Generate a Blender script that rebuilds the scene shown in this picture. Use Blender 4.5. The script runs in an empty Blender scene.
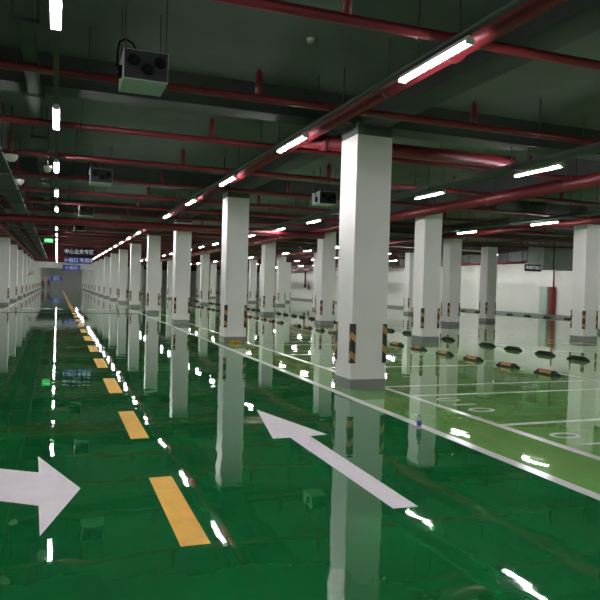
import bpy, bmesh, math, random
from mathutils import Vector, Matrix
random.seed(7)
C = bpy.context.scene.collection
S = bpy.context.scene

# ------------------------------------------------------------------ camera
F, PITCH, YAW, ROLL = 653.98, -0.0205, 0.3565, 0.0278
fw = Vector((math.sin(YAW)*math.cos(PITCH), math.cos(YAW)*math.cos(PITCH), math.sin(PITCH)))
rt = Vector((math.cos(YAW), -math.sin(YAW), 0)); up = rt.cross(fw)
r2 = rt*math.cos(ROLL) + up*math.sin(ROLL); u2 = -rt*math.sin(ROLL) + up*math.cos(ROLL)
cam = bpy.data.cameras.new('camera'); co = bpy.data.objects.new('camera', cam); C.objects.link(co)
cam.sensor_width = 36; cam.lens = F/600*36; cam.clip_start = .05; cam.clip_end = 400
mw = Matrix(((r2.x, u2.x, -fw.x, 0), (r2.y, u2.y, -fw.y, 0), (r2.z, u2.z, -fw.z, 1.6), (0, 0, 0, 1)))
co.matrix_world = mw
S.camera = co
# ------------------------------------------------------------------ world, exposure
w = bpy.data.worlds.new('world'); S.world = w; w.use_nodes = True
w.node_tree.nodes['Background'].inputs[0].default_value = (.6, .7, .68, 1)
w.node_tree.nodes['Background'].inputs[1].default_value = .02
S.view_settings.view_transform = 'Standard'; S.view_settings.look = 'None'
S.view_settings.gamma = 1; S.view_settings.use_curve_mapping = False
S.view_settings.exposure = 2.22
TUBE = 30.0
S.cycles.max_bounces = 8; S.cycles.diffuse_bounces = 5; S.cycles.glossy_bounces = 5
S.cycles.use_denoising = True
try: S.cycles.sample_clamp_indirect = 6
except Exception: pass

# ------------------------------------------------------------------ materials
def mat(name, col, rough=.5, metal=0, var=.06, scale=3.0, bump=0, bscale=40, ior=1.5, trans=0, emit=None, es=0):
    m = bpy.data.materials.new(name); m.use_nodes = True
    nt = m.node_tree; b = nt.nodes['Principled BSDF']
    b.inputs['Roughness'].default_value = rough; b.inputs['Metallic'].default_value = metal
    b.inputs['IOR'].default_value = ior; b.inputs['Transmission Weight'].default_value = trans
    if emit:
        b.inputs['Emission Color'].default_value = (*emit, 1); b.inputs['Emission Strength'].default_value = es
        b.inputs['Base Color'].default_value = (*col, 1); return m
    g = nt.nodes.new('ShaderNodeNewGeometry')
    n = nt.nodes.new('ShaderNodeTexNoise'); n.inputs['Scale'].default_value = scale; n.inputs['Detail'].default_value = 4
    nt.links.new(g.outputs['Position'], n.inputs['Vector'])
    r = nt.nodes.new('ShaderNodeValToRGB')
    r.color_ramp.elements[0].position = .3; r.color_ramp.elements[1].position = .7
    r.color_ramp.elements[0].color = (*[c*(1-var) for c in col], 1)
    r.color_ramp.elements[1].color = (*[min(1, c*(1+var)) for c in col], 1)
    nt.links.new(n.outputs['Fac'], r.inputs['Fac']); nt.links.new(r.outputs['Color'], b.inputs['Base Color'])
    if bump:
        n2 = nt.nodes.new('ShaderNodeTexNoise'); n2.inputs['Scale'].default_value = bscale
        nt.links.new(g.outputs['Position'], n2.inputs['Vector'])
        bp = nt.nodes.new('ShaderNodeBump'); bp.inputs['Distance'].default_value = bump
        nt.links.new(n2.outputs['Fac'], bp.inputs['Height']); nt.links.new(bp.outputs['Normal'], b.inputs['Normal'])
    return m

WAVE = .0022
def epoxy(name, c0, c1, rough=.018, amp=1.0):
    """glossy self-levelled resin: cloudy pigment, gentle waves in the coat"""
    m = bpy.data.materials.new(name); m.use_nodes = True
    nt = m.node_tree; L = nt.links.new; b = nt.nodes['Principled BSDF']
    b.inputs['IOR'].default_value = 1.5
    g = nt.nodes.new('ShaderNodeNewGeometry')
    n = nt.nodes.new('ShaderNodeTexNoise'); n.inputs['Scale'].default_value = 1.3; n.inputs['Detail'].default_value = 6
    n.inputs['Roughness'].default_value = .6
    L(g.outputs['Position'], n.inputs['Vector'])
    r = nt.nodes.new('ShaderNodeValToRGB')
    r.color_ramp.elements[0].position = .3; r.color_ramp.elements[1].position = .72
    r.color_ramp.elements[0].color = (*c0, 1); r.color_ramp.elements[1].color = (*c1, 1)
    L(n.outputs['Fac'], r.inputs['Fac']); L(r.outputs['Color'], b.inputs['Base Color'])
    mr = nt.nodes.new('ShaderNodeMapRange'); mr.inputs['To Min'].default_value = rough*.7; mr.inputs['To Max'].default_value = rough*1.5
    L(n.outputs['Fac'], mr.inputs['Value']); L(mr.outputs[0], b.inputs['Roughness'])
    w1 = nt.nodes.new('ShaderNodeTexNoise'); w1.inputs['Scale'].default_value = 2.2; w1.inputs['Detail'].default_value = 1.5
    L(g.outputs['Position'], w1.inputs['Vector'])
    w2 = nt.nodes.new('ShaderNodeTexNoise'); w2.inputs['Scale'].default_value = 9; w2.inputs['Detail'].default_value = 1
    L(g.outputs['Position'], w2.inputs['Vector'])
    ad = nt.nodes.new('ShaderNodeMath'); ad.operation = 'MULTIPLY_ADD'; ad.inputs[1].default_value = .05
    L(w2.outputs['Fac'], ad.inputs[0]); L(w1.outputs['Fac'], ad.inputs[2])
    bp = nt.nodes.new('ShaderNodeBump'); bp.inputs['Distance'].default_value = WAVE*amp; bp.inputs['Strength'].default_value = 1
    L(ad.outputs[0], bp.inputs['Height']); L(bp.outputs['Normal'], b.inputs['Normal'])
    return m

def stripes(name):
    m = bpy.data.materials.new(name); m.use_nodes = True
    nt = m.node_tree; L = nt.links.new; b = nt.nodes['Principled BSDF']; b.inputs['Roughness'].default_value = .55
    tc = nt.nodes.new('ShaderNodeTexCoord'); sp = nt.nodes.new('ShaderNodeSeparateXYZ'); L(tc.outputs['Object'], sp.inputs[0])
    a = nt.nodes.new('ShaderNodeMath'); a.operation = 'ADD'; L(sp.outputs[0], a.inputs[0]); L(sp.outputs[1], a.inputs[1])
    a2 = nt.nodes.new('ShaderNodeMath'); a2.operation = 'MULTIPLY_ADD'; a2.inputs[1].default_value = .9
    L(a.outputs[0], a2.inputs[0]); L(sp.outputs[2], a2.inputs[2])
    md = nt.nodes.new('ShaderNodeMath'); md.operation = 'MODULO'; md.inputs[1].default_value = .30
    ab = nt.nodes.new('ShaderNodeMath'); ab.operation = 'ADD'; ab.inputs[1].default_value = 3.0
    L(a2.outputs[0], ab.inputs[0]); L(ab.outputs[0], md.inputs[0])
    gt = nt.nodes.new('ShaderNodeMath'); gt.operation = 'GREATER_THAN'; gt.inputs[1].default_value = .19
    L(md.outputs[0], gt.inputs[0])
    mx = nt.nodes.new('ShaderNodeMix'); mx.data_type = 'RGBA'
    mx.inputs[6].default_value = (.022, .02, .018, 1); mx.inputs[7].default_value = (.46, .24, .07, 1)
    L(gt.outputs[0], mx.inputs[0]); L(mx.outputs[2], b.inputs['Base Color'])
    return m

M = {
 'green': epoxy('dark_green_epoxy', (.004, .100, .026), (.007, .134, .036)),
 'light_green': epoxy('light_green_epoxy', (.125, .30, .080), (.165, .37, .105), .020, .7),
 'line': epoxy('white_line_paint', (.60, .61, .58), (.70, .70, .68), .12, .8),
 'white_paint': mat('white_thermoplastic', (.66, .62, .65), .42, var=.05, scale=6, bump=.001, bscale=60),
 'yellow_paint': mat('yellow_thermoplastic', (.74, .38, .02), .5, var=.09, scale=7, bump=.001, bscale=60),
 'column': mat('column_white_paint', (.76, .75, .73), .55, var=.03, scale=1.5, bump=.0006, bscale=25),
 'base': mat('column_grey_base', (.22, .225, .22), .5, var=.07),
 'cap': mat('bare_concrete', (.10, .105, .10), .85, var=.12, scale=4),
 'wall': mat('wall_white_paint', (.80, .79, .76), .6, var=.04, scale=.8),
 'wallbase': mat('wall_grey_base', (.25, .26, .25), .5),
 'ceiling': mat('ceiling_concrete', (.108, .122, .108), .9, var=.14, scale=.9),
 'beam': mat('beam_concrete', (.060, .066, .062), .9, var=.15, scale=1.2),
 'red': mat('red_pipe_paint', (.165, .011, .019), .42, var=.10, scale=5),
 'clamp': mat('dull_steel', (.16, .16, .16), .5, .6),
 'tray': mat('galvanised_tray', (.065, .075, .068), .85, 0, var=.1),
 'dark': mat('dark_steel', (.045, .05, .048), .6, .3),
 'duct': mat('galvanised_duct', (.34, .36, .34), .6, .1, var=.12, scale=2),
 'duct_dark': mat('dull_duct', (.13, .14, .13), .65, .1, var=.12, scale=2),
 'fixture': mat('white_enamel', (.7, .7, .7), .4),
 'tube': mat('lamp_tube', (.9, .9, .9), .4, emit=(1.0, .955, .985), es=TUBE),
 'fan': mat('fan_grey_enamel', (.42, .44, .42), .5, var=.03),
 'fan_front': mat('dark_grey_enamel', (.022, .026, .024), .7),
 'black': mat('black_plastic', (.003, .003, .003), .8),
 'rubber': mat('black_rubber', (.016, .018, .015), .6, var=.2, scale=12),
 'stop_orange': mat('worn_orange_reflector', (.34, .15, .045), .5, var=.15, scale=25),
 'stripe': stripes('black_orange_stripes'),
 'board': mat('black_board', (.012, .012, .02), .35),
 'blue': mat('blue_sign', (.012, .022, .13), .35, emit=(.02, .05, .35), es=.05),
 'lettering': mat('white_lettering', (.7, .7, .72), .4, emit=(.75, .78, .9), es=.06),
 'exit': mat('green_exit_light', (.0, .3, .04), .4, emit=(.0, .6, .07), es=.35),
 'cabinet': mat('pale_green_cabinet', (.42, .50, .43), .5),
 'red_box': mat('red_enamel', (.22, .012, .02), .5),
 'white_plastic': mat('white_plastic', (.75, .74, .68), .4),
 'bottle': mat('clear_plastic', (.85, .9, .95), .05, trans=.9, var=.0, ior=1.4),
 'bottle_label': mat('blue_label', (.03, .07, .25), .4),
 'cloth_yellow': mat('yellow_cloth', (.60, .38, .03), .8, var=.2, scale=30),
 'cloth_pink': mat('faded_pink_plastic', (.42, .25, .24), .5),
 'skin': mat('skin', (.45, .28, .2), .6), 'hair': mat('black_hair', (.015, .012, .01), .6),
 'coat_dark': mat('dark_clothes', (.02, .025, .05), .8), 'coat_red': mat('red_jacket', (.30, .04, .05), .8),
 'trousers': mat('grey_trousers', (.05, .05, .055), .8),
}

for k in ('fan_front', 'black', 'board', 'rubber'): M[k].node_tree.nodes['Principled BSDF'].inputs['Specular IOR Level'].default_value = .12
# ------------------------------------------------------------------ mesh helpers
def box(bm, x0, x1, y0, y1, z0, z1, mi=0):
    v = [bm.verts.new(p) for p in ((x0,y0,z0),(x1,y0,z0),(x1,y1,z0),(x0,y1,z0),(x0,y0,z1),(x1,y0,z1),(x1,y1,z1),(x0,y1,z1))]
    for f in ((0,3,2,1),(4,5,6,7),(0,1,5,4),(1,2,6,5),(2,3,7,6),(3,0,4,7)):
        q = bm.faces.new([v[i] for i in f]); q.material_index = mi
def cyl(bm, p0, p1, r, r1=None, n=12, smooth=True):
    p0, p1 = Vector(p0), Vector(p1); r1 = r if r1 is None else r1
    d = (p1-p0).normalized(); a = Vector((0,0,1)) if abs(d.z) < .9 else Vector((1,0,0))
    u = d.cross(a).normalized(); v = d.cross(u)
    A = []; B = []
    for i in range(n):
        t = 2*math.pi*i/n; e = u*math.cos(t)+v*math.sin(t)
        A.append(bm.verts.new(p0+e*r)); B.append(bm.verts.new(p1+e*r1))
    for i in range(n):
        f = bm.faces.new((A[i], B[i], B[(i+1)%n], A[(i+1)%n])); f.smooth = smooth
    bm.faces.new(A); bm.faces.new(B[::-1])
def lathe(bm, prof, c=(0,0,0), n=20):
    rings = []
    for r, z in prof:
        rings.append([bm.verts.new((c[0]+max(r,1e-4)*math.cos(2*math.pi*i/n), c[1]+max(r,1e-4)*math.sin(2*math.pi*i/n), c[2]+z)) for i in range(n)])
    for a, b in zip(rings, rings[1:]):
        for i in range(n):
            f = bm.faces.new((a[i], a[(i+1)%n], b[(i+1)%n], b[i])); f.smooth = True
    bm.faces.new(rings[0][::-1]); bm.faces.new(rings[-1])
def path_tube(bm, pts, r, n=8):
    for a, b in zip(pts, pts[1:]): cyl(bm, a, b, r, n=n)
def poly(bm, pts, z0, z1):
    a = [bm.verts.new((x, y, z0)) for x, y in pts]; b = [bm.verts.new((x, y, z1)) for x, y in pts]
    bm.faces.new(b); bm.faces.new(a[::-1])
    for i in range(len(pts)):
        j = (i+1) % len(pts); bm.faces.new((a[i], a[j], b[j], b[i]))
def bm_new(): return bmesh.new()
def obj(name, bm, mats, parent=None, loc=None, bevel=0):
    if bevel:
        bmesh.ops.bevel(bm, geom=list(bm.edges), offset=bevel, segments=2, affect='EDGES', profile=.6)
    bmesh.ops.recalc_face_normals(bm, faces=bm.faces)
    me = bpy.data.meshes.new(name); bm.to_mesh(me); bm.free()
    for m in (mats if isinstance(mats, (list, tuple)) else [mats]): me.materials.append(m)
    o = bpy.data.objects.new(name, me); C.objects.link(o)
    if parent: o.parent = parent
    if loc: o.location = loc
    return o
def tag(o, label, cat, group=None, kind=None):
    o['label'] = label; o['category'] = cat
    if group: o['group'] = group
    if kind: o['kind'] = kind
    return o
def thing(name, label, cat, loc=(0,0,0), rz=0, group=None):
    o = bpy.data.objects.new(name, None); o.empty_display_size = .2; C.objects.link(o)
    o.location = loc; o.rotation_euler = (0, 0, rz)
    return tag(o, label, cat, group)
def kids(o): return [c for c in bpy.data.objects if c.parent == o]
KC = {}
def dup(root, loc, label, group=None, rz=None, mats=None):
    if root.name not in KC:
        KC[root.name] = [(k, kids(k)) for k in kids(root)]
    r = root.copy(); C.objects.link(r); r.location = loc
    if rz is not None: r.rotation_euler = (0, 0, rz)
    r['label'] = label
    if group: r['group'] = group
    for k, g in KC[root.name]:
        c = k.copy(); C.objects.link(c); c.parent = r
        for gg in g:
            d = gg.copy(); C.objects.link(d); d.parent = c
    return r
def text_mesh(name, s, size, m, parent, loc, rot=(math.pi/2, 0, 0), depth=.004, sx=1):
    cu = bpy.data.curves.new(name, 'FONT'); cu.body = s; cu.size = size; cu.extrude = depth
    cu.align_x = 'CENTER'; cu.align_y = 'CENTER'
    t = bpy.data.objects.new(name+'_tmp', cu); C.objects.link(t)
    bpy.context.view_layer.update()
    me = bpy.data.meshes.new_from_object(t.evaluated_get(bpy.context.evaluated_depsgraph_get()))
    bpy.data.objects.remove(t)
    me.materials.clear(); me.materials.append(m)
    o = bpy.data.objects.new(name, me); C.objects.link(o); o.parent = parent
    o.location = loc; o.rotation_euler = rot; o.scale = (sx, 1, 1)
    return o
ORD = ['nearest','second','third','fourth','fifth','sixth','seventh','eighth','ninth','tenth','eleventh','twelfth','thirteenth',
       'fourteenth','fifteenth','sixteenth','seventeenth','eighteenth','nineteenth','twentieth']
def ordn(k): return ORD[k] + (' nearest' if k else '')

# ------------------------------------------------------------------ structure
P = 8.2346; YA = 9.30; CS = .608
ROWX = {'A': 4.345, 'B': 10.557, 'C': 16.89, 'D': 21.5, 'L': -3.262}
X0, X1, YB, YF = -9.5, 31.5, -9.0, 136.0
def struct(o): o['kind'] = 'structure'; return o

bm = bm_new()
def quad(x0, x1, y0, y1, mi, z=0):
    f = bm.faces.new([bm.verts.new(p) for p in ((x0,y0,z),(x1,y0,z),(x1,y1,z),(x0,y1,z))]); f.material_index = mi
quad(X0, -2.56, YB, YF, 1); quad(-2.56, 4.04, YB, YF, 0); quad(4.04, X1, YB, YF, 1)
me = bpy.data.meshes.new('floor'); bm.to_mesh(me); bm.free()
me.materials.append(M['green']); me.materials.append(M['light_green'])
fo = bpy.data.objects.new('floor', me); C.objects.link(fo); struct(fo)

bm = bm_new()
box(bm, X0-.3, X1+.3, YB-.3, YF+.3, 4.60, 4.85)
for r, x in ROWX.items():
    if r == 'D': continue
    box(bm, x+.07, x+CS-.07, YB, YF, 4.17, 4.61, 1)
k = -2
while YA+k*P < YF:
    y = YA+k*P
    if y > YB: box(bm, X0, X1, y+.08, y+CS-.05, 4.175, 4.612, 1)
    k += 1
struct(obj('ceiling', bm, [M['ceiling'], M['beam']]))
def wall(name, x0, x1, y0, y1):
    bm = bm_new(); box(bm, x0, x1, y0, y1, 0, 4.6); struct(obj(name, bm, M['wall']))
wall('wall_left', X0-.2, X0, YB-.2, YF+.2)
wall('wall_back', X0, X1, YF, YF+.2)
wall('wall_front', X0, X1, YB-.2, YB)
wall('wall_right', X1, X1+.2, YB-.2, 49)
wall('wall_right_far', 27.8, 31.7, 49, YF)
bm = bm_new(); box(bm, X1-.025, X1, YB, 49, 0, .18); struct(obj('baseboard_right', bm, M['wallbase']))
bm = bm_new(); box(bm, 27.775, 27.8, 49, YF, 0, .18); struct(obj('baseboard_far', bm, M['wallbase']))
# white overhead downstand across the driving aisle
bm = bm_new(); box(bm, -2.62, 4.32, 75.0, 75.6, 2.85, 3.50); struct(obj('trim_1', bm, M['column']))
bm = bm_new(); box(bm, -2.45, 3.95, 33.7, 33.95, .0005, .012); struct(obj('trim_2', bm, M['dark']))

# ------------------------------------------------------------------ columns
def guard_bm(cx, cy, sx, sy, z0=.42, z1=1.04, w=.068, t=.012):
    """right-angled rubber corner guard around the corner (cx,cy); sx,sy point out of the column"""
    bm = bm_new()
    xo, yo = cx+sx*t, cy+sy*t; xi, yi = cx-sx*w, cy-sy*w
    pts = [(xo-sx*.010, yo), (xi, yo), (xi, cy+sy*.001), (cx+sx*.001, cy+sy*.001), (cx+sx*.001, yi), (xo, yi), (xo, yo-sy*.010)]
    poly(bm, pts, z0, z1)
    return bm
def column(row, k, x, y, label, group):
    t = thing('concrete_column', label, 'column', (x, y, 0), 0, group)
    bm = bm_new(); box(bm, 0, CS, 0, CS, .16, 4.0); obj('shaft', bm, M['column'], t)
    bm = bm_new(); box(bm, -.006, CS+.006, -.006, CS+.006, 0, .165); obj('column_base', bm, M['base'], t)
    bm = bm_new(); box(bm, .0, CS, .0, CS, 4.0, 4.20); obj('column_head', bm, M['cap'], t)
    for cx, cy, sx, sy in ((0,0,-1,-1),(CS,0,1,-1),(0,CS,-1,1),(CS,CS,1,1)):
        obj('corner_guard', guard_bm(cx, cy, sx, sy), M['stripe'], t)
    return t
rowdesc = {'A': 'white column in the row edging the dark green aisle',
           'B': 'white column in the row between the back-to-back parking stalls',
           'C': 'white column in the row beyond the second stalls',
           'D': 'white column in the rightmost row before the white wall',
           'L': 'white column in the row left of the aisle'}
first = None
for row, ks in (('A', range(0, 15)), ('B', range(0, 13)), ('C', range(0, 12)), ('D', range(0, 10)), ('L', range(3, 15))):
    seen = 0
    for k in ks:
        x = ROWX[row]; y = (21.0 if row == 'D' else YA) + k*P
        vis = not ((row in 'BC' and k == 0) or (row == 'L' and k == 3))
        n = seen + (1 if vis else 0)
        if not vis: lab = {'B': 'white column just outside the right edge beside the middle stalls', 'C': 'white column outside the right edge in the row beyond the second stalls',
                           'L': 'white column just outside the left edge beside the aisle'}[row]; g = None
        elif n <= 8: lab = ordn(n-1) + ' ' + rowdesc[row]; g = None
        else: lab = 'far ' + rowdesc[row] + ', past the eighth'; g = 'far columns of ' + {'A':'the aisle row','B':'the middle stall row','C':'the second stall row','D':'the rightmost row','L':'the left row'}[row]
        seen = n
        if row == 'A' and k == 0: lab = 'largest, nearest white column with striped corner guards, at picture centre'
        if first is None: first = column(row, k, x, y, lab, 'white concrete columns')
        else: dup(first, (x, y, 0), lab, g or 'white concrete columns')

# ------------------------------------------------------------------ floor markings
def mark(name, pts, label, cat, m, group=None, z=.0022):
    bm = bm_new(); poly(bm, pts, .0004, z)
    return tag(obj(name, bm, m), label, cat, group)
def rect(x0, x1, y0, y1): return [(x0,y0),(x1,y0),(x1,y1),(x0,y1)]
mark('aisle_edge_line', rect(3.99, 4.11, YB+.1, 118), 'long white line between dark green aisle and light green stalls on the right', 'floor line', M['line'])
mark('aisle_edge_line', rect(-2.58, -2.46, YB+.1, 118), 'long white line along the left edge of the green aisle', 'floor line', M['line'])
mark('stall_front_line', rect(4.95, 5.06, 2, 100), 'white line across the mouths of the stalls beside the aisle', 'floor line', M['line'], z=.0016)
mark('stall_back_line', rect(9.42, 9.54, 2, 100), 'white line behind the striped wheel stops', 'floor line', M['line'], z=.0016)
mark('stall_back_line', rect(12.15, 12.25, 2, 100), 'white line behind the plain black wheel stops', 'floor line', M['line'], z=.0016)
mark('stall_front_line', rect(16.2, 16.3, 2, 100), 'white line across the mouths of the farther stalls', 'floor line', M['line'], z=.0016)
mark('stall_front_line', rect(25.8, 25.9, 2, 48), 'white line across the mouths of the stalls at the right wall', 'floor line', M['line'], z=.0016)
divs = [3.95, 6.5, 8.6]
j = 0
while 9.5+j*P < 75:
    divs += [9.5+j*P+d for d in (0, 2.45, 4.9, 7.33)]; j += 1
for side, (a, b, txt) in enumerate(((5.05, 9.43, 'beside the aisle'), (12.24, 16.21, 'in the farther stall block'))):
    proto = None
    for i, y in enumerate(divs):
        if side and i < 2: continue
        if i < 16: lab = 'white stall divider line %s, %s' % (txt, ordn(i))
        else: lab = 'far white stall divider line %s' % txt
        g = 'stall divider lines ' + txt
        if proto is None:
            bm = bm_new(); poly(bm, rect(a, b, -.05, .05), .0004, .0014)
            proto = tag(obj('stall_divider_line', bm, M['line'], loc=(0, y, 0)), lab, 'floor line', g)
        else:
            o = proto.copy(); C.objects.link(o); o.location = (0, y, 0); o['label'] = lab
# arrows
mark('lane_arrow', [(2.44, 8.03), (2.15, 6.47), (2.345, 6.48), (2.33, 4.19), (2.53, 4.18), (2.575, 6.49), (2.78, 6.52)],
     'long slim white arrow on the dark green aisle pointing away from the camera', 'floor arrow', M['white_paint'], z=.003)
mark('lane_arrow', [(.20, 5.26), (-.13, 6.32), (-.11, 5.78), (-1.05, 5.98*1.0+.42), (-1.0, 5.55), (-.09, 4.93), (-.07, 4.34)],
     'short broad white arrow cut by the left edge pointing right', 'floor arrow', M['white_paint'], z=.003)
# yellow centre dashes
yd = None
for k in range(0, 34):
    y = 3.93 + 2.872*k
    if k < 12: lab = ordn(k) + ' yellow dash of the broken centre line on the aisle'
    else: lab = 'far yellow dash of the broken centre line, past the twelfth'
    if yd is None:
        bm = bm_new(); poly(bm, rect(-.092, .092, 0, 1.47), .0004, .003)
        yd = tag(obj('centre_dash', bm, M['yellow_paint'], loc=(.828, y, 0)), lab, 'floor line', 'yellow centre line dashes')
    else:
        o = yd.copy(); C.objects.link(o); o.location = (.828, y, 0); o['label'] = lab
for i, (a, b) in enumerate(((-1.75, -1.05), (-.75, -.25), (.02, .35), (1.65, 2.05), (2.6, 3.1))):
    mark('crossing_dash', rect(a, b, 37.6, 39.0), 'white dash of the broken line across the aisle, %s from left' % ['first','second','third','fourth','fifth'][i], 'floor line', M['line'], 'dashes across the aisle', z=.0035)
# stall numbers
for word, y, lab in (('010', 7.80, 'white stall number on the light green floor right of the nearest column'), ('011', 5.44, 'white stall number cut by the right edge')):
    t = thing('stall_number', lab, 'floor number', (5.40, y, .0022), 0, 'stall numbers')
    for i, ch in enumerate(word):
        text_mesh('digit', ch, .54, M['line'], t, (0, -(i-1)*.40, 0), (0, 0, -math.pi/2), .0008, 1.15)

# ------------------------------------------------------------------ wheel stops
def wheel_stop(striped):
    t = thing('wheel_stop', '', 'wheel stop')
    bm = bm_new()
    L, W, H = .30, .075, .095
    prof = [(-W, 0), (-W, .03), (-W*.55, H), (W*.55, H), (W, .03), (W, 0)]
    secs = [(-L, .45), (-L+.10, 1), (L-.10, 1), (L, .45)]
    R = [[bm.verts.new((px, y, pz*s if pz > .03 else pz)) for px, pz in prof] for y, s in secs]
    for a, b in zip(R, R[1:]):
        for i in range(len(prof)-1): bm.faces.new((a[i], a[i+1], b[i+1], b[i]))
    bm.faces.new(R[0]); bm.faces.new(R[-1][::-1])
    obj('rubber_body', bm, M['rubber'], t)
    if striped:
        for y0 in (-.17,):
            bm = bm_new()
            v = [bm.verts.new(p) for p in ((-W-.001, y0, .034), (-W-.001, y0+.34, .034), (-W*.57-.003, y0+.34, H-.006), (-W*.57-.003, y0, H-.006))]
            v2 = [bm.verts.new(p) for p in ((-W+.006, y0, .034), (-W+.006, y0+.34, .034), (-W*.57+.004, y0+.34, H-.006), (-W*.57+.004, y0, H-.006))]
            bm.faces.new(v); bm.faces.new(v2[::-1])
            for i in range(4): bm.faces.new((v[i], v2[i], v2[(i+1)%4], v[(i+1)%4]))
            obj('orange_reflector', bm, M['stop_orange'], t)
        for y0 in (-.17,):
            bm = bm_new(); box(bm, -W*.5, W*.5, y0, y0+.34, H-.004, H+.001); obj('top_reflector', bm, M['stop_orange'], t)
    return t
def stopys(n):
    ys = [8.1]
    j = 0
    while 9.5+j*P < 62:
        for c in (1.225, 3.675, 6.12):
            ys += [9.75+j*P+c-.60, 9.75+j*P+c+.60]
        j += 1
    return ys[:n]
ws = wheel_stop(True); i = 0
for y in stopys(34):
    lab = (ordn(i) if i < 20 else 'far') + ' orange-faced black wheel stop along the white line of the aisle-side stalls'
    g = 'striped wheel stops'
    if i == 0: ws.location = (9.12, y, 0); tag(ws, lab, 'wheel stop', g)
    else: dup(ws, (9.12, y, 0), lab, g)
    i += 1
wb = wheel_stop(False); i = 0
by = [9.4, 10.7, 12.54, 13.7, 14.97, 16.14, 18.2, 19.4, 20.8, 22.2]
y = 23.9
while y < 62: by += [y, y+1.24]; y += 2.6
for y in by:
    lab = (ordn(i) if i < 20 else 'far') + ' plain black wheel stop in the farther stall block'
    g = 'plain black wheel stops'
    if i == 0: wb.location = (11.95, y, 0); tag(wb, lab, 'wheel stop', g)
    else: dup(wb, (11.95, y, 0), lab, g)
    i += 1
for i in range(12):
    dup(wb, (30.4, 31+i*1.9, 0), 'black wheel stop at the foot of the right wall, %s' % ordn(i), 'wheel stops at the right wall')

# ------------------------------------------------------------------ lights
def batten(loc, label, group):
    t = thing('tube_light', label, 'light', loc, 0, group)
    bm = bm_new()
    # inverted trough housing
    pts = [(-.025, .045), (.025, .045), (.045, .005), (.045, -.003), (-.045, -.003), (-.045, .005)]
    A = [bm.verts.new((x, -.62, z)) for x, z in pts]; B = [bm.verts.new((x, .62, z)) for x, z in pts]
    bm.faces.new(A); bm.faces.new(B[::-1])
    for i in range(6): bm.faces.new((A[i], B[i], B[(i+1)%6], A[(i+1)%6]))
    obj('housing', bm, M['fixture'], t)
    for s in (-1, 1):
        bm = bm_new(); cyl(bm, (s*.021, -.60, -.016), (s*.021, .60, -.016), .013, n=8); obj('lamp_tube', bm, M['tube'], t)
    for yy in (-.612, .612):
        bm = bm_new(); box(bm, -.042, .042, yy-.012, yy+.012, -.032, -.002); obj('end_socket', bm, M['fixture'], t)
    for yy in (-.4, .4):
        bm = bm_new(); cyl(bm, (0, yy, .04), (0, yy, .075), .006, n=6); obj('hanger', bm, M['clamp'], t)
    return t
LP = None
rows = [(-.05, [5.63+4.117*k for k in range(-3, 31)], 'row straight above the left lane'),
        (3.42, [5.63+4.117*k for k in range(-3, 31)], 'row running beside the red main pipe'),
        (8.2, [-1.5, 2.3, 6.0] + [9.75+3.70*k for k in range(0, 20)], 'row above the aisle-side stalls'),
        (14.55, [.5, 4.6, 8.7, 12.7] + [16.9+4.2*k for k in range(0, 16) if k != 2], 'row above the farther stalls'),
        (19.6, [4, 8, 12, 16, 20.4] + [33+4.12*k for k in range(0, 12)], 'row above the second driving aisle'),  # unseen lights before the gap are added to brighten the right side
        (24.7, [5, 9, 13, 17, 20.5, 23.5] + [33.2+4.12*k for k in range(0, 12)], 'row nearest the right wall'),  # near out-of-frame lights likewise added, for a brighter right wall and columns
        (29.5, [32+3.9*k for k in range(5)], 'row hidden behind the duct by the right wall'),  # no lamps known here: added out of sight to wash the wall
        (-6.3, [2+4.6*k for k in range(0, 28)], 'row left of the left columns')]
for x, ys, d in rows:
    n = 0
    for y in ys:
        z = 3.84
        if x == -6.3: lab = 'white tube light hidden behind the left columns'; g = 'tube lights left of the columns'
        else:
            near = {-.05: 4, 3.42: 4, 8.2: 9, 14.55: 15, 19.6: 18, 24.7: 24, 29.5: 90}[x]
            if y < near: lab = ('white tube light outside the frame, ' if x < 29 else 'white tube light, ') + d; g = 'unseen lights, ' + d
            elif n < 12: lab = '%s lit white tube light in the %s' % (ordn(n), d); n += 1; g = 'tube lights, ' + d
            elif y > 76: lab = 'tube light hidden behind the white overhead beam'; g = 'lights behind the overhead beam'
            else: lab = 'far lit tube light in the %s' % d.replace('row ', 'row ', 1); g = 'tube lights, ' + d
        if LP is None: LP = batten((x, y, z), lab, g)
        else: dup(LP, (x, y, z), lab, g)
# light channels the battens hang from
def channel(x, y0, y1, label, group='lighting channels'):
    t = thing('lighting_channel', label, 'cable channel', (x, 0, 0), 0, group)
    bm = bm_new(); box(bm, -.03, .03, y0, y1, 3.915, 3.95); obj('channel', bm, M['tray'], t)
    y = y0+.7
    while y < min(y1, 60): bm = bm_new(); cyl(bm, (0, y, 3.95), (0, y, 4.61), .006, n=6); obj('hanger_rod', bm, M['dark'], t); y += 2.744
for x, lab in ((-.05, 'thin grey channel carrying the lights above the left lane'), (3.42, 'thin grey channel carrying the lights beside the red main pipe'),
               (8.2, 'thin grey channel carrying the lights above the aisle-side stalls'), (14.55, 'thin grey channel carrying the lights above the farther stalls'),
               (19.6, 'thin grey channel above the second driving aisle'), (24.7, 'thin grey channel nearest the right wall'), (29.5, 'thin grey channel carrying the unseen lights added behind the duct')):
    channel(x, YB+.5 if x < 15 else 1 if x < 20 else 31, 134 if x < 5 else 80, lab)

channel(-6.3, 1, 128, 'thin grey channel hidden behind the left columns')
channel(24.7, 1, 26, 'thin grey channel carrying the added out-of-frame lights in front of the duct box')
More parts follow.
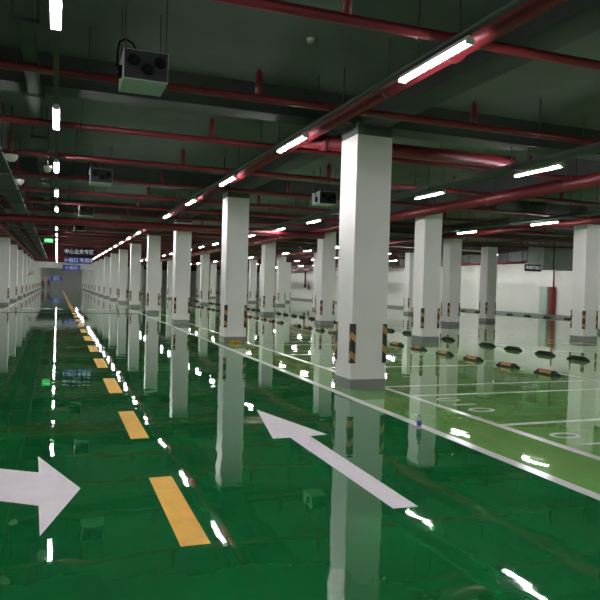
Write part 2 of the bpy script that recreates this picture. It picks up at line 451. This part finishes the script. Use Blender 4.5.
# ------------------------------------------------------------------ red pipes
def pipe_y(x, z, r, y0, y1, label):
    t = thing('fire_main_pipe', label, 'pipe', (x, 0, z), 0, 'large red pipes')
    bm = bm_new(); cyl(bm, (0, y0, 0), (0, y1, 0), r, n=20); obj('pipe', bm, M['red'], t)
    y = y0+2.0; n = 0
    while y < min(y1-1, 60):
        bm = bm_new(); cyl(bm, (0, y-.06, 0), (0, y+.06, 0), r+.014, n=20)
        cyl(bm, (0, y-.035, 0), (0, y+.035, 0), r+.022, n=20)
        obj('pipe_coupling', bm, M['red'], t)
        bm = bm_new(); yy = y+1.4
        cyl(bm, (0, yy-.015, 0), (0, yy+.015, 0), r+.006, n=20); cyl(bm, (0, yy, r), (0, yy, 4.61-z), .007, n=6)
        obj('pipe_hanger', bm, M['dark'], t)
        y += 2.744*1.5
    return t
pipe_y(3.68, 4.0, .10, YB+.3, 112, 'large red pipe running beside the nearest row of lights')
pipe_y(10.17, 3.93, .14, YB+.3, 100, 'large red pipe running beside the middle row of columns')
pipe_y(15.75, 3.93, .10, YB+.3, 80, 'red pipe running beside the farther columns on the right')
pipe_y(-2.35, 3.86, .09, 10, 74, 'red pipe running along the top of the left columns')
pipe_y(26.2, 3.42, .07, 32, 48.5, 'red pipe low beside the duct near the right wall')
pipe_y(25.3, 3.42, .08, 49.5, 110, 'red pipe below the ducts of the far wall')
def pipe_x(name, y, z, r, x0, x1, label, group=None):
    t = thing(name, label, 'pipe', (0, y, z), 0, group)
    bm = bm_new(); cyl(bm, (x0, 0, 0), (x1, 0, 0), r, n=16); obj('pipe', bm, M['red'], t)
    return t
t = pipe_x('fire_main_pipe', 24.75, 3.70, .14, -9.3, 10.17, 'thick red pipe crossing the whole aisle below the ceiling', 'large red pipes')
for x in (-6, -1.5, 1.9, 6.5):
    bm = bm_new(); cyl(bm, (x-.07, 0, 0), (x+.07, 0, 0), .16, n=20); obj('pipe_coupling', bm, M['red'], t)
t = pipe_x('fire_main_pipe', 10.25, 4.035, .12, 3.68, 7.95, 'short thick red pipe stub passing behind the nearest column', 'large red pipes')
for x in (4.15, 7.95):
    bm = bm_new(); cyl(bm, (x-.05, 0, 0), (x+.05, 0, 0), .14, n=20); obj('end_cap', bm, M['red'], t)
proto = None
for k in range(0, 37):
    y = 5.47 + 2.744*k
    if k < 14: lab = '%s thin red sprinkler pipe crossing below the ceiling' % ordn(k)
    else: lab = 'far thin red sprinkler pipe crossing below the ceiling, past the fourteenth'
    near = k < 9
    g = 'red sprinkler branch pipes'
    if k in (0, 9):
        proto = pipe_x('sprinkler_pipe', y, 4.03, .05, -9.3, 25.7, lab, g)
        if k < 9:
            for j in range(-2, 8):
                x = 2.41+3.3*j + (.12 if k % 2 else 0)
                if abs(x-ROWX['A']-.3) < .3: continue
                bm = bm_new(); cyl(bm, (x, 0, 0), (x, 0, .33), .045, n=10); cyl(bm, (x, 0, .33), (x, 0, .36), .02, .02, n=8)
                cyl(bm, (x, 0, .36), (x, 0, .375), .012, n=6); cyl(bm, (x, 0, .375), (x, 0, .38), .035, n=10)
                obj('sprinkler_riser', bm, M['red'], proto)
                bm = bm_new(); xx = x+1.2
                cyl(bm, (xx, 0, .03), (xx, 0, .58), .008, n=6); cyl(bm, (xx-.012, 0, 0), (xx+.012, 0, 0), .056, n=12)
                obj('pipe_hanger', bm, M['dark'], proto)
            for x in (3.68, 10.17, -2.35):
                for a, b in ((-.16, -.09), (.09, .16)):
                    bm = bm_new(); cyl(bm, (x+a, 0, 0), (x+b, 0, 0), .063, n=14); obj('pipe_coupling', bm, M['red'], proto)
    else:
        dup(proto, (0, y, 4.03), lab, g)

# ------------------------------------------------------------------ cable trays
def tray(x0, x1, z, y0, y1, label, m, dense=True):
    t = thing('cable_tray', label, 'cable tray', ((x0+x1)/2, 0, 0), 0, 'cable trays')
    w = (x1-x0)/2
    bm = bm_new(); box(bm, -w, w, y0, y1, z-.04, z-.034); box(bm, -w, -w+.006, y0, y1, z-.04, z+.04); box(bm, w-.006, w, y0, y1, z-.04, z+.04)
    obj('tray', bm, m, t)
    y = 6.84-2.744*(5 if y0 < 0 else 0)
    while y < min(y1, 45):
        bm = bm_new()
        box(bm, -w-.05, w+.05, y-.02, y+.02, z-.075, z-.041)
        for s in (-1, 1): cyl(bm, (s*(w+.03), y, z-.06), (s*(w+.03), y, 4.61), .009, n=6)
        obj('trapeze_hanger', bm, M['dark'], t); y += 2.744
    return t
tray(-.42, -.25, 4.13, YB+.5, 74, 'grey cable tray just left of the lights above the left lane', M['tray'])
tray(-1.35, -.95, 3.84, YB+.5, 74, 'dark cable tray farther left under the ceiling', M['dark'])
tray(-2.0, -1.7, 3.90, YB+.5, 74, 'grey cable tray nearest the left columns', M['tray'])
tray(7.50, 7.80, 3.83, YB+.5, 70, 'grey cable tray above the aisle-side stalls', M['tray'])
tray(13.9, 14.2, 3.90, 6, 70, 'grey cable tray above the farther stalls', M['tray'])

# ------------------------------------------------------------------ jet fans
def jet_fan(loc, label):
    t = thing('jet_fan', label, 'ventilation fan', loc, 0, 'ceiling jet fans')
    bm = bm_new(); box(bm, -.23, .23, -.27, .27, 0, .31); obj('fan_housing', bm, M['fan'], t, bevel=.008)
    bm = bm_new(); box(bm, -.222, .222, -.276, -.270, .008, .302); obj('front_panel', bm, M['fan_front'], t)
    for x, z in ((-.13, .20), (.01, .12), (.14, .20)):
        bm = bm_new(); cyl(bm, (x, -.265, z), (x, -.30, z-.01), .062, .056, n=18); cyl(bm, (x, -.30, z-.01), (x, -.35, z-.03), .046, .034, n=18)
        obj('nozzle', bm, M['black'], t)
    for x in (-.21, .21):
        for y in (-.22, .22):
            bm = bm_new(); cyl(bm, (x, y, .30), (x, y, 4.61-loc[2]), .006, n=6); obj('hanging_rod', bm, M['dark'], t)
    bm = bm_new()
    pts = [(-.24, -.1, .08), (-.28, -.1, .16), (-.28, -.1, .30), (-.26, -.1, .42), (-.20, -.1, .46), (-.12, -.1, .42), (-.07, -.1, .31)]
    path_tube(bm, pts, .010); obj('cable', bm, M['black'], t)
    bm = bm_new(); box(bm, -.27, -.228, -.14, -.06, .05, .17); obj('junction_box', bm, M['black'], t)
    return t
jet_fan((.83, 7.28, 3.70), 'nearest box-shaped ceiling fan with three black nozzles above the left lane')
for (x, y, lab) in ((.85, 14.95, 'second ceiling fan unit above the left lane'), (.85, 22.5, 'third ceiling fan unit above the left lane'),
                    (.85, 29.3, 'fourth ceiling fan unit above the left lane'), (6.35, 15.5, 'ceiling fan unit above the stalls left of the nearest column top')):
    jet_fan((x, y, 3.70), lab)

# ------------------------------------------------------------------ pendant devices
def pendant(x, y, z, r, label):
    t = thing('ceiling_speaker', label, 'ceiling device', (x, y, z), 0, 'pale pendant devices')
    bm = bm_new(); lathe(bm, [(r*.45, -.09), (r*.8, -.06), (r, 0), (r*.98, .02), (r*.3, .03)]); obj('bowl', bm, M['white_plastic'], t)
    bm = bm_new(); cyl(bm, (0, 0, .03), (0, 0, 4.6-z), .01, n=8); obj('stem', bm, M['dark'], t)
pendant(-.78, 12.42, 3.72, .11, 'nearest pale bowl-shaped device hanging left of the lights')
pendant(-.20, 13.3, 3.72, .075, 'smaller pale device hanging close to the left light row')
pendant(-.80, 15.4, 3.72, .10, 'pale bowl-shaped device hanging behind the nearest one')
t = thing('smoke_detector', 'small round smoke detector on the ceiling above the nearest column', 'smoke detector', (2.82, 7.45, 4.60))
bm = bm_new(); lathe(bm, [(.03, -.05), (.045, -.045), (.055, -.02), (.055, 0)]); obj('detector_body', bm, M['white_plastic'], t)

# ------------------------------------------------------------------ signs
def board(name, label, cat, x0, x1, y, z0, z1, m, txt, size, rods=True, group=None, sx=1.0, dx=0):
    xc = (x0+x1)/2
    t = thing(name, label, cat, (xc, y, z0), 0, group)
    bm = bm_new(); box(bm, x0-xc, x1-xc, -.03, .03, 0, z1-z0); obj('board', bm, m, t)
    if txt: text_mesh('lettering', txt, size, M['lettering'], t, (dx, -.034, (z1-z0)/2), sx=sx)
    if rods:
        bm = bm_new()
        for x in (x0-xc+.08, x1-xc-.08): cyl(bm, (x, 0, z1-z0), (x, 0, 4.61-z0), .008, n=6)
        obj('hanging_rod', bm, M['dark'], t)
    return t
board('hanging_sign', 'black hanging sign with white characters over the left lane', 'sign', .26, 1.52, 30.25, 2.62, 3.06, M['board'], '中心业务专区', .215, sx=.95)
t = board('hanging_sign', 'blue hanging sign with white characters under the black one', 'sign', .34, 1.44, 30.25, 2.33, 2.60, M['blue'], '←出口 专用车', .20, False)
bm = bm_new()
for x in (-.4, .4): box(bm, x-.015, x+.015, -.01, .01, .27, .30)
obj('link', bm, M['dark'], t)
board('direction_sign', 'blue sign with white characters on the white overhead beam', 'sign', .55, 2.35, 74.965, 2.62, 3.25, M['blue'], '←出口', .42, False)
board('direction_sign', 'far blue sign against the back wall', 'sign', -1.0, .85, 115, 1.45, 2.15, M['blue'], '出口', .5, True)
t = board('hanging_sign', 'black sign with white characters near the right wall', 'sign', 20.47, 21.40, 25, 2.62, 2.94, M['board'], '电梯厅出口', .18)
t = thing('exit_sign', 'small glowing green exit sign left of the ceiling lights', 'exit sign', (-.42, 34.6, 3.44))
bm = bm_new(); box(bm, -.20, .20, -.03, .03, -.015, .185); obj('sign_case', bm, M['clamp'], t)
bm = bm_new(); box(bm, -.18, .18, -.034, -.028, 0, .17); obj('light_panel', bm, M['exit'], t)
text_mesh('lettering', '→出口', .12, M['lettering'], t, (0, -.037, .085))
bm = bm_new(); cyl(bm, (0, 0, .18), (0, 0, 1.16), .008, n=6); obj('hanging_rod', bm, M['dark'], t)

# ------------------------------------------------------------------ ducts near the walls
def duct(label, x0, x1, y0, y1, z0, z1, along='y', step=1.4, m='duct_dark'):
    t = thing('ventilation_duct', label, 'duct', ((x0+x1)/2, (y0+y1)/2, z0), 0, 'ventilation ducts')
    cx, cy = (x0+x1)/2, (y0+y1)/2
    bm = bm_new(); box(bm, x0-cx, x1-cx, y0-cy, y1-cy, 0, z1-z0); obj('duct_body', bm, M[m], t)
    e = .03
    v = (y0 if along == 'y' else x0) + step*.5
    while v < (y1 if along == 'y' else x1):
        bm = bm_new()
        if along == 'y': box(bm, x0-cx-e, x1-cx+e, v-cy, v-cy+.05, -e, z1-z0+e)
        else: box(bm, v-cx, v-cx+.05, y0-cy-e, y1-cy+e, -e, z1-z0+e)
        f = obj('duct_flange', bm, M['dark'], t); v += step
duct('large grey duct box behind the black sign by the right wall', 24.1, 29.5, 28.0, 29.2, 2.90, 4.45, 'x', 1.3, 'duct')
duct('long grey duct near the top of the right wall', 26.6, 28.3, 32.0, 48.0, 3.55, 4.15)
duct('long grey duct along the top of the far wall', 26.0, 27.7, 49.6, 100, 3.58, 4.15, 'y', 2.0)

# fire cabinet on right wall
t = thing('hydrant_cabinet', 'pale green cabinet standing against the right wall', 'cabinet', (31.24, 36.05, 0))
bm = bm_new(); box(bm, -.12, .22, -.38, .38, .25, 2.05); obj('cabinet_body', bm, M['cabinet'], t)
bm = bm_new(); box(bm, -.14, -.12, -.34, .34, .32, 2.0); obj('cabinet_door', bm, M['cabinet'], t)
t = thing('fire_hydrant_box', 'tall narrow red fire box against the right wall beside the pale cabinet', 'fire box', (31.25, 35.35, 0))
bm = bm_new(); box(bm, -.10, .20, -.13, .13, .20, 2.05); obj('box_body', bm, M['red_box'], t)
bm = bm_new(); box(bm, -.115, -.10, -.10, .10, .3, 1.95); obj('box_door', bm, M['red_box'], t)
bm = bm_new(); cyl(bm, (.1, 0, 2.05), (.1, 0, 3.3), .05, n=12); obj('riser_pipe', bm, M['red'], t)
def wall_alarm(x, y, label):
    t = thing('fire_extinguisher', label, 'fire extinguisher', (x, y, 1.25), 0, 'extinguishers on the far wall')
    bm = bm_new(); lathe(bm, [(.07, 0), (.085, .02), (.085, .5), (.05, .58), (.025, .60)]); obj('cylinder', bm, M['red_box'], t)
    bm = bm_new(); box(bm, -.05, .05, -.03, .03, .60, .70); path_tube(bm, [(0, .03, .64), (0, .14, .60), (0, .15, .3), (0, .12, .05)], .015); obj('valve_and_hose', bm, M['black'], t)
    bm = bm_new(); box(bm, .08, .12, -.1, .1, .1, .5); obj('wall_bracket', bm, M['clamp'], t)
wall_alarm(27.66, 71.5, 'small red extinguisher on the far white wall')
# red riser on that wall
t = thing('riser_pipe', 'dark red pipe dropping down the far white wall', 'pipe', (27.62, 72.6, 0))
bm = bm_new(); cyl(bm, (0, 0, 1.9), (0, 0, 3.45), .09, n=12); obj('pipe', bm, M['red'], t)
bm = bm_new(); cyl(bm, (0, 0, 1.5), (0, 0, 1.9), .15, .13, n=14); obj('valve', bm, M['dark'], t)
t = thing('wall_sign', 'small dark square notice on the far white wall', 'sign', (27.77, 63, 2.35))
bm = bm_new(); box(bm, -.02, .02, -.5, .5, 0, .42); obj('board', bm, M['clamp'], t)
bm = bm_new(); box(bm, -.025, -.02, -.38, .38, .07, .35); obj('face', bm, M['white_plastic'], t)

# convex mirror on a left column
t = thing('convex_mirror', 'tilted round traffic mirror fixed to a left column', 'mirror', (-2.45, 66.9, 1.9), math.radians(20))
bm = bm_new(); cyl(bm, (-.2, 0, 0), (.15, -.1, .25), .03, n=8); obj('arm', bm, M['dark'], t)
bm = bm_new(); cyl(bm, (.15, -.12, .3), (.17, -.2, .3), .22, .20, n=24); obj('mirror_face', bm, M['cloth_pink'], t)

# ------------------------------------------------------------------ small things on the floor
t = thing('water_bottle', 'small clear water bottle with blue label on the white aisle line', 'bottle', (3.93, 6.52, .003))
bm = bm_new(); lathe(bm, [(.024, 0), (.028, .006), (.028, .10), (.026, .115), (.012, .140), (.011, .150)]); obj('bottle_body', bm, M['bottle'], t)
bm = bm_new(); lathe(bm, [(.0286, .045), (.0290, .048), (.0290, .092), (.0286, .095)]); obj('paper_label', bm, M['bottle_label'], t)
bm = bm_new(); lathe(bm, [(.0135, .148), (.0135, .164), (.012, .166)]); obj('cap', bm, M['bottle_label'], t)
bm = bm_new()
nx, ny = 10, 6; G = []
for i in range(nx+1):
    for jx in range(ny+1):
        e = min(i, nx-i, jx, ny-jx)
        G.append(bm.verts.new((-.17+.34*i/nx+random.uniform(-.012,.012), -.08+.16*jx/ny+random.uniform(-.01,.01), .004+(0 if e == 0 else random.uniform(.02,.09)))))
for i in range(nx):
    for jx in range(ny):
        f = bm.faces.new((G[i*(ny+1)+jx], G[(i+1)*(ny+1)+jx], G[(i+1)*(ny+1)+jx+1], G[i*(ny+1)+jx+1])); f.smooth = True
bmesh.ops.solidify(bm, geom=list(bm.faces), thickness=.003)
tag(obj('crumpled_cloth', bm, M['cloth_yellow'], loc=(4.62, 17.38, .004)), 'crumpled yellow cloth at the foot of the second nearest aisle column', 'cloth')

# ------------------------------------------------------------------ two people far down the aisle
def person(loc, rz, label, top, stride=.14):
    V = [(0,0,.92),(0,0,1.10),(0,0,1.32),(0,0,1.44),(0,-.01,1.52),(0,-.015,1.62),(0,-.01,1.70),
         (.17,0,1.38),(.21,.02,1.12),(.22,-.06,.88),(.215,-.10,.80),
         (-.17,0,1.38),(-.21,-.02,1.12),(-.22,-.10,.90),(-.215,-.15,.82),
         (.09,0,.88),(.10,-stride*.6,.50),(.10,-stride*.4,.10),(.10,-stride*.4-.13,.04),
         (-.09,0,.88),(-.10,stride*.2,.50),(-.10,stride,.12),(-.10,stride-.12,.05)]
    R = [.14,.12,.145,.07,.055,.085,.07, .065,.045,.035,.03, .065,.045,.035,.03, .10,.065,.045,.035, .10,.065,.045,.035]
    E = [(0,1),(1,2),(2,3),(3,4),(4,5),(5,6),(3,7),(7,8),(8,9),(9,10),(3,11),(11,12),(12,13),(13,14),(0,15),(15,16),(16,17),(17,18),(0,19),(19,20),(20,21),(21,22)]
    me = bpy.data.meshes.new('body'); me.from_pydata(V, E, []); o = bpy.data.objects.new('body_tmp', me); C.objects.link(o)
    md = o.modifiers.new('s', 'SKIN'); 
    for i, sv in enumerate(me.skin_vertices[0].data): sv.radius = (R[i], R[i]*(.75 if i < 4 else 1)); sv.use_root = (i == 0)
    o.modifiers.new('d', 'SUBSURF').levels = 2
    bpy.context.view_layer.update()
    m2 = bpy.data.meshes.new_from_object(o.evaluated_get(bpy.context.evaluated_depsgraph_get()))
    bpy.data.objects.remove(o)
    for m in (M['skin'], top, M['trousers'], M['black']): m2.materials.append(m)
    for p in m2.polygons:
        z = p.center.z; ax = abs(p.center.x)
        p.use_smooth = True
        p.material_index = 3 if z < .09 else 0 if (z > 1.47 or (ax > .17 and z < .86)) else 1 if (z > .93 or ax > .165) else 2
    t = thing('person', label, 'person', loc, rz)
    b = bpy.data.objects.new('body', m2); C.objects.link(b); b.parent = t
    bm = bm_new(); bmesh.ops.create_uvsphere(bm, u_segments=16, v_segments=10, radius=.105)
    for v in bm.verts:
        v.co = Vector((v.co.x*.88, v.co.y*1.02+.015, v.co.z*1.0+1.665))
        if v.co.z < 1.62 and v.co.y < .03: v.co.y = .03
    for f in bm.faces: f.smooth = True
    obj('hair', bm, M['hair'], t)
    bm = bm_new(); cyl(bm, (0, -.09, 1.615), (0, -.115, 1.60), .012, .015, n=8)
    obj('nose', bm, M['skin'], t)
person((-1.15, 106, 0), 0, 'person in dark clothes walking far down the aisle', M['coat_dark'])
person((-1.95, 107, 0), .5, 'person in a red jacket far down the aisle, left of the dark one', M['coat_red'], .05)
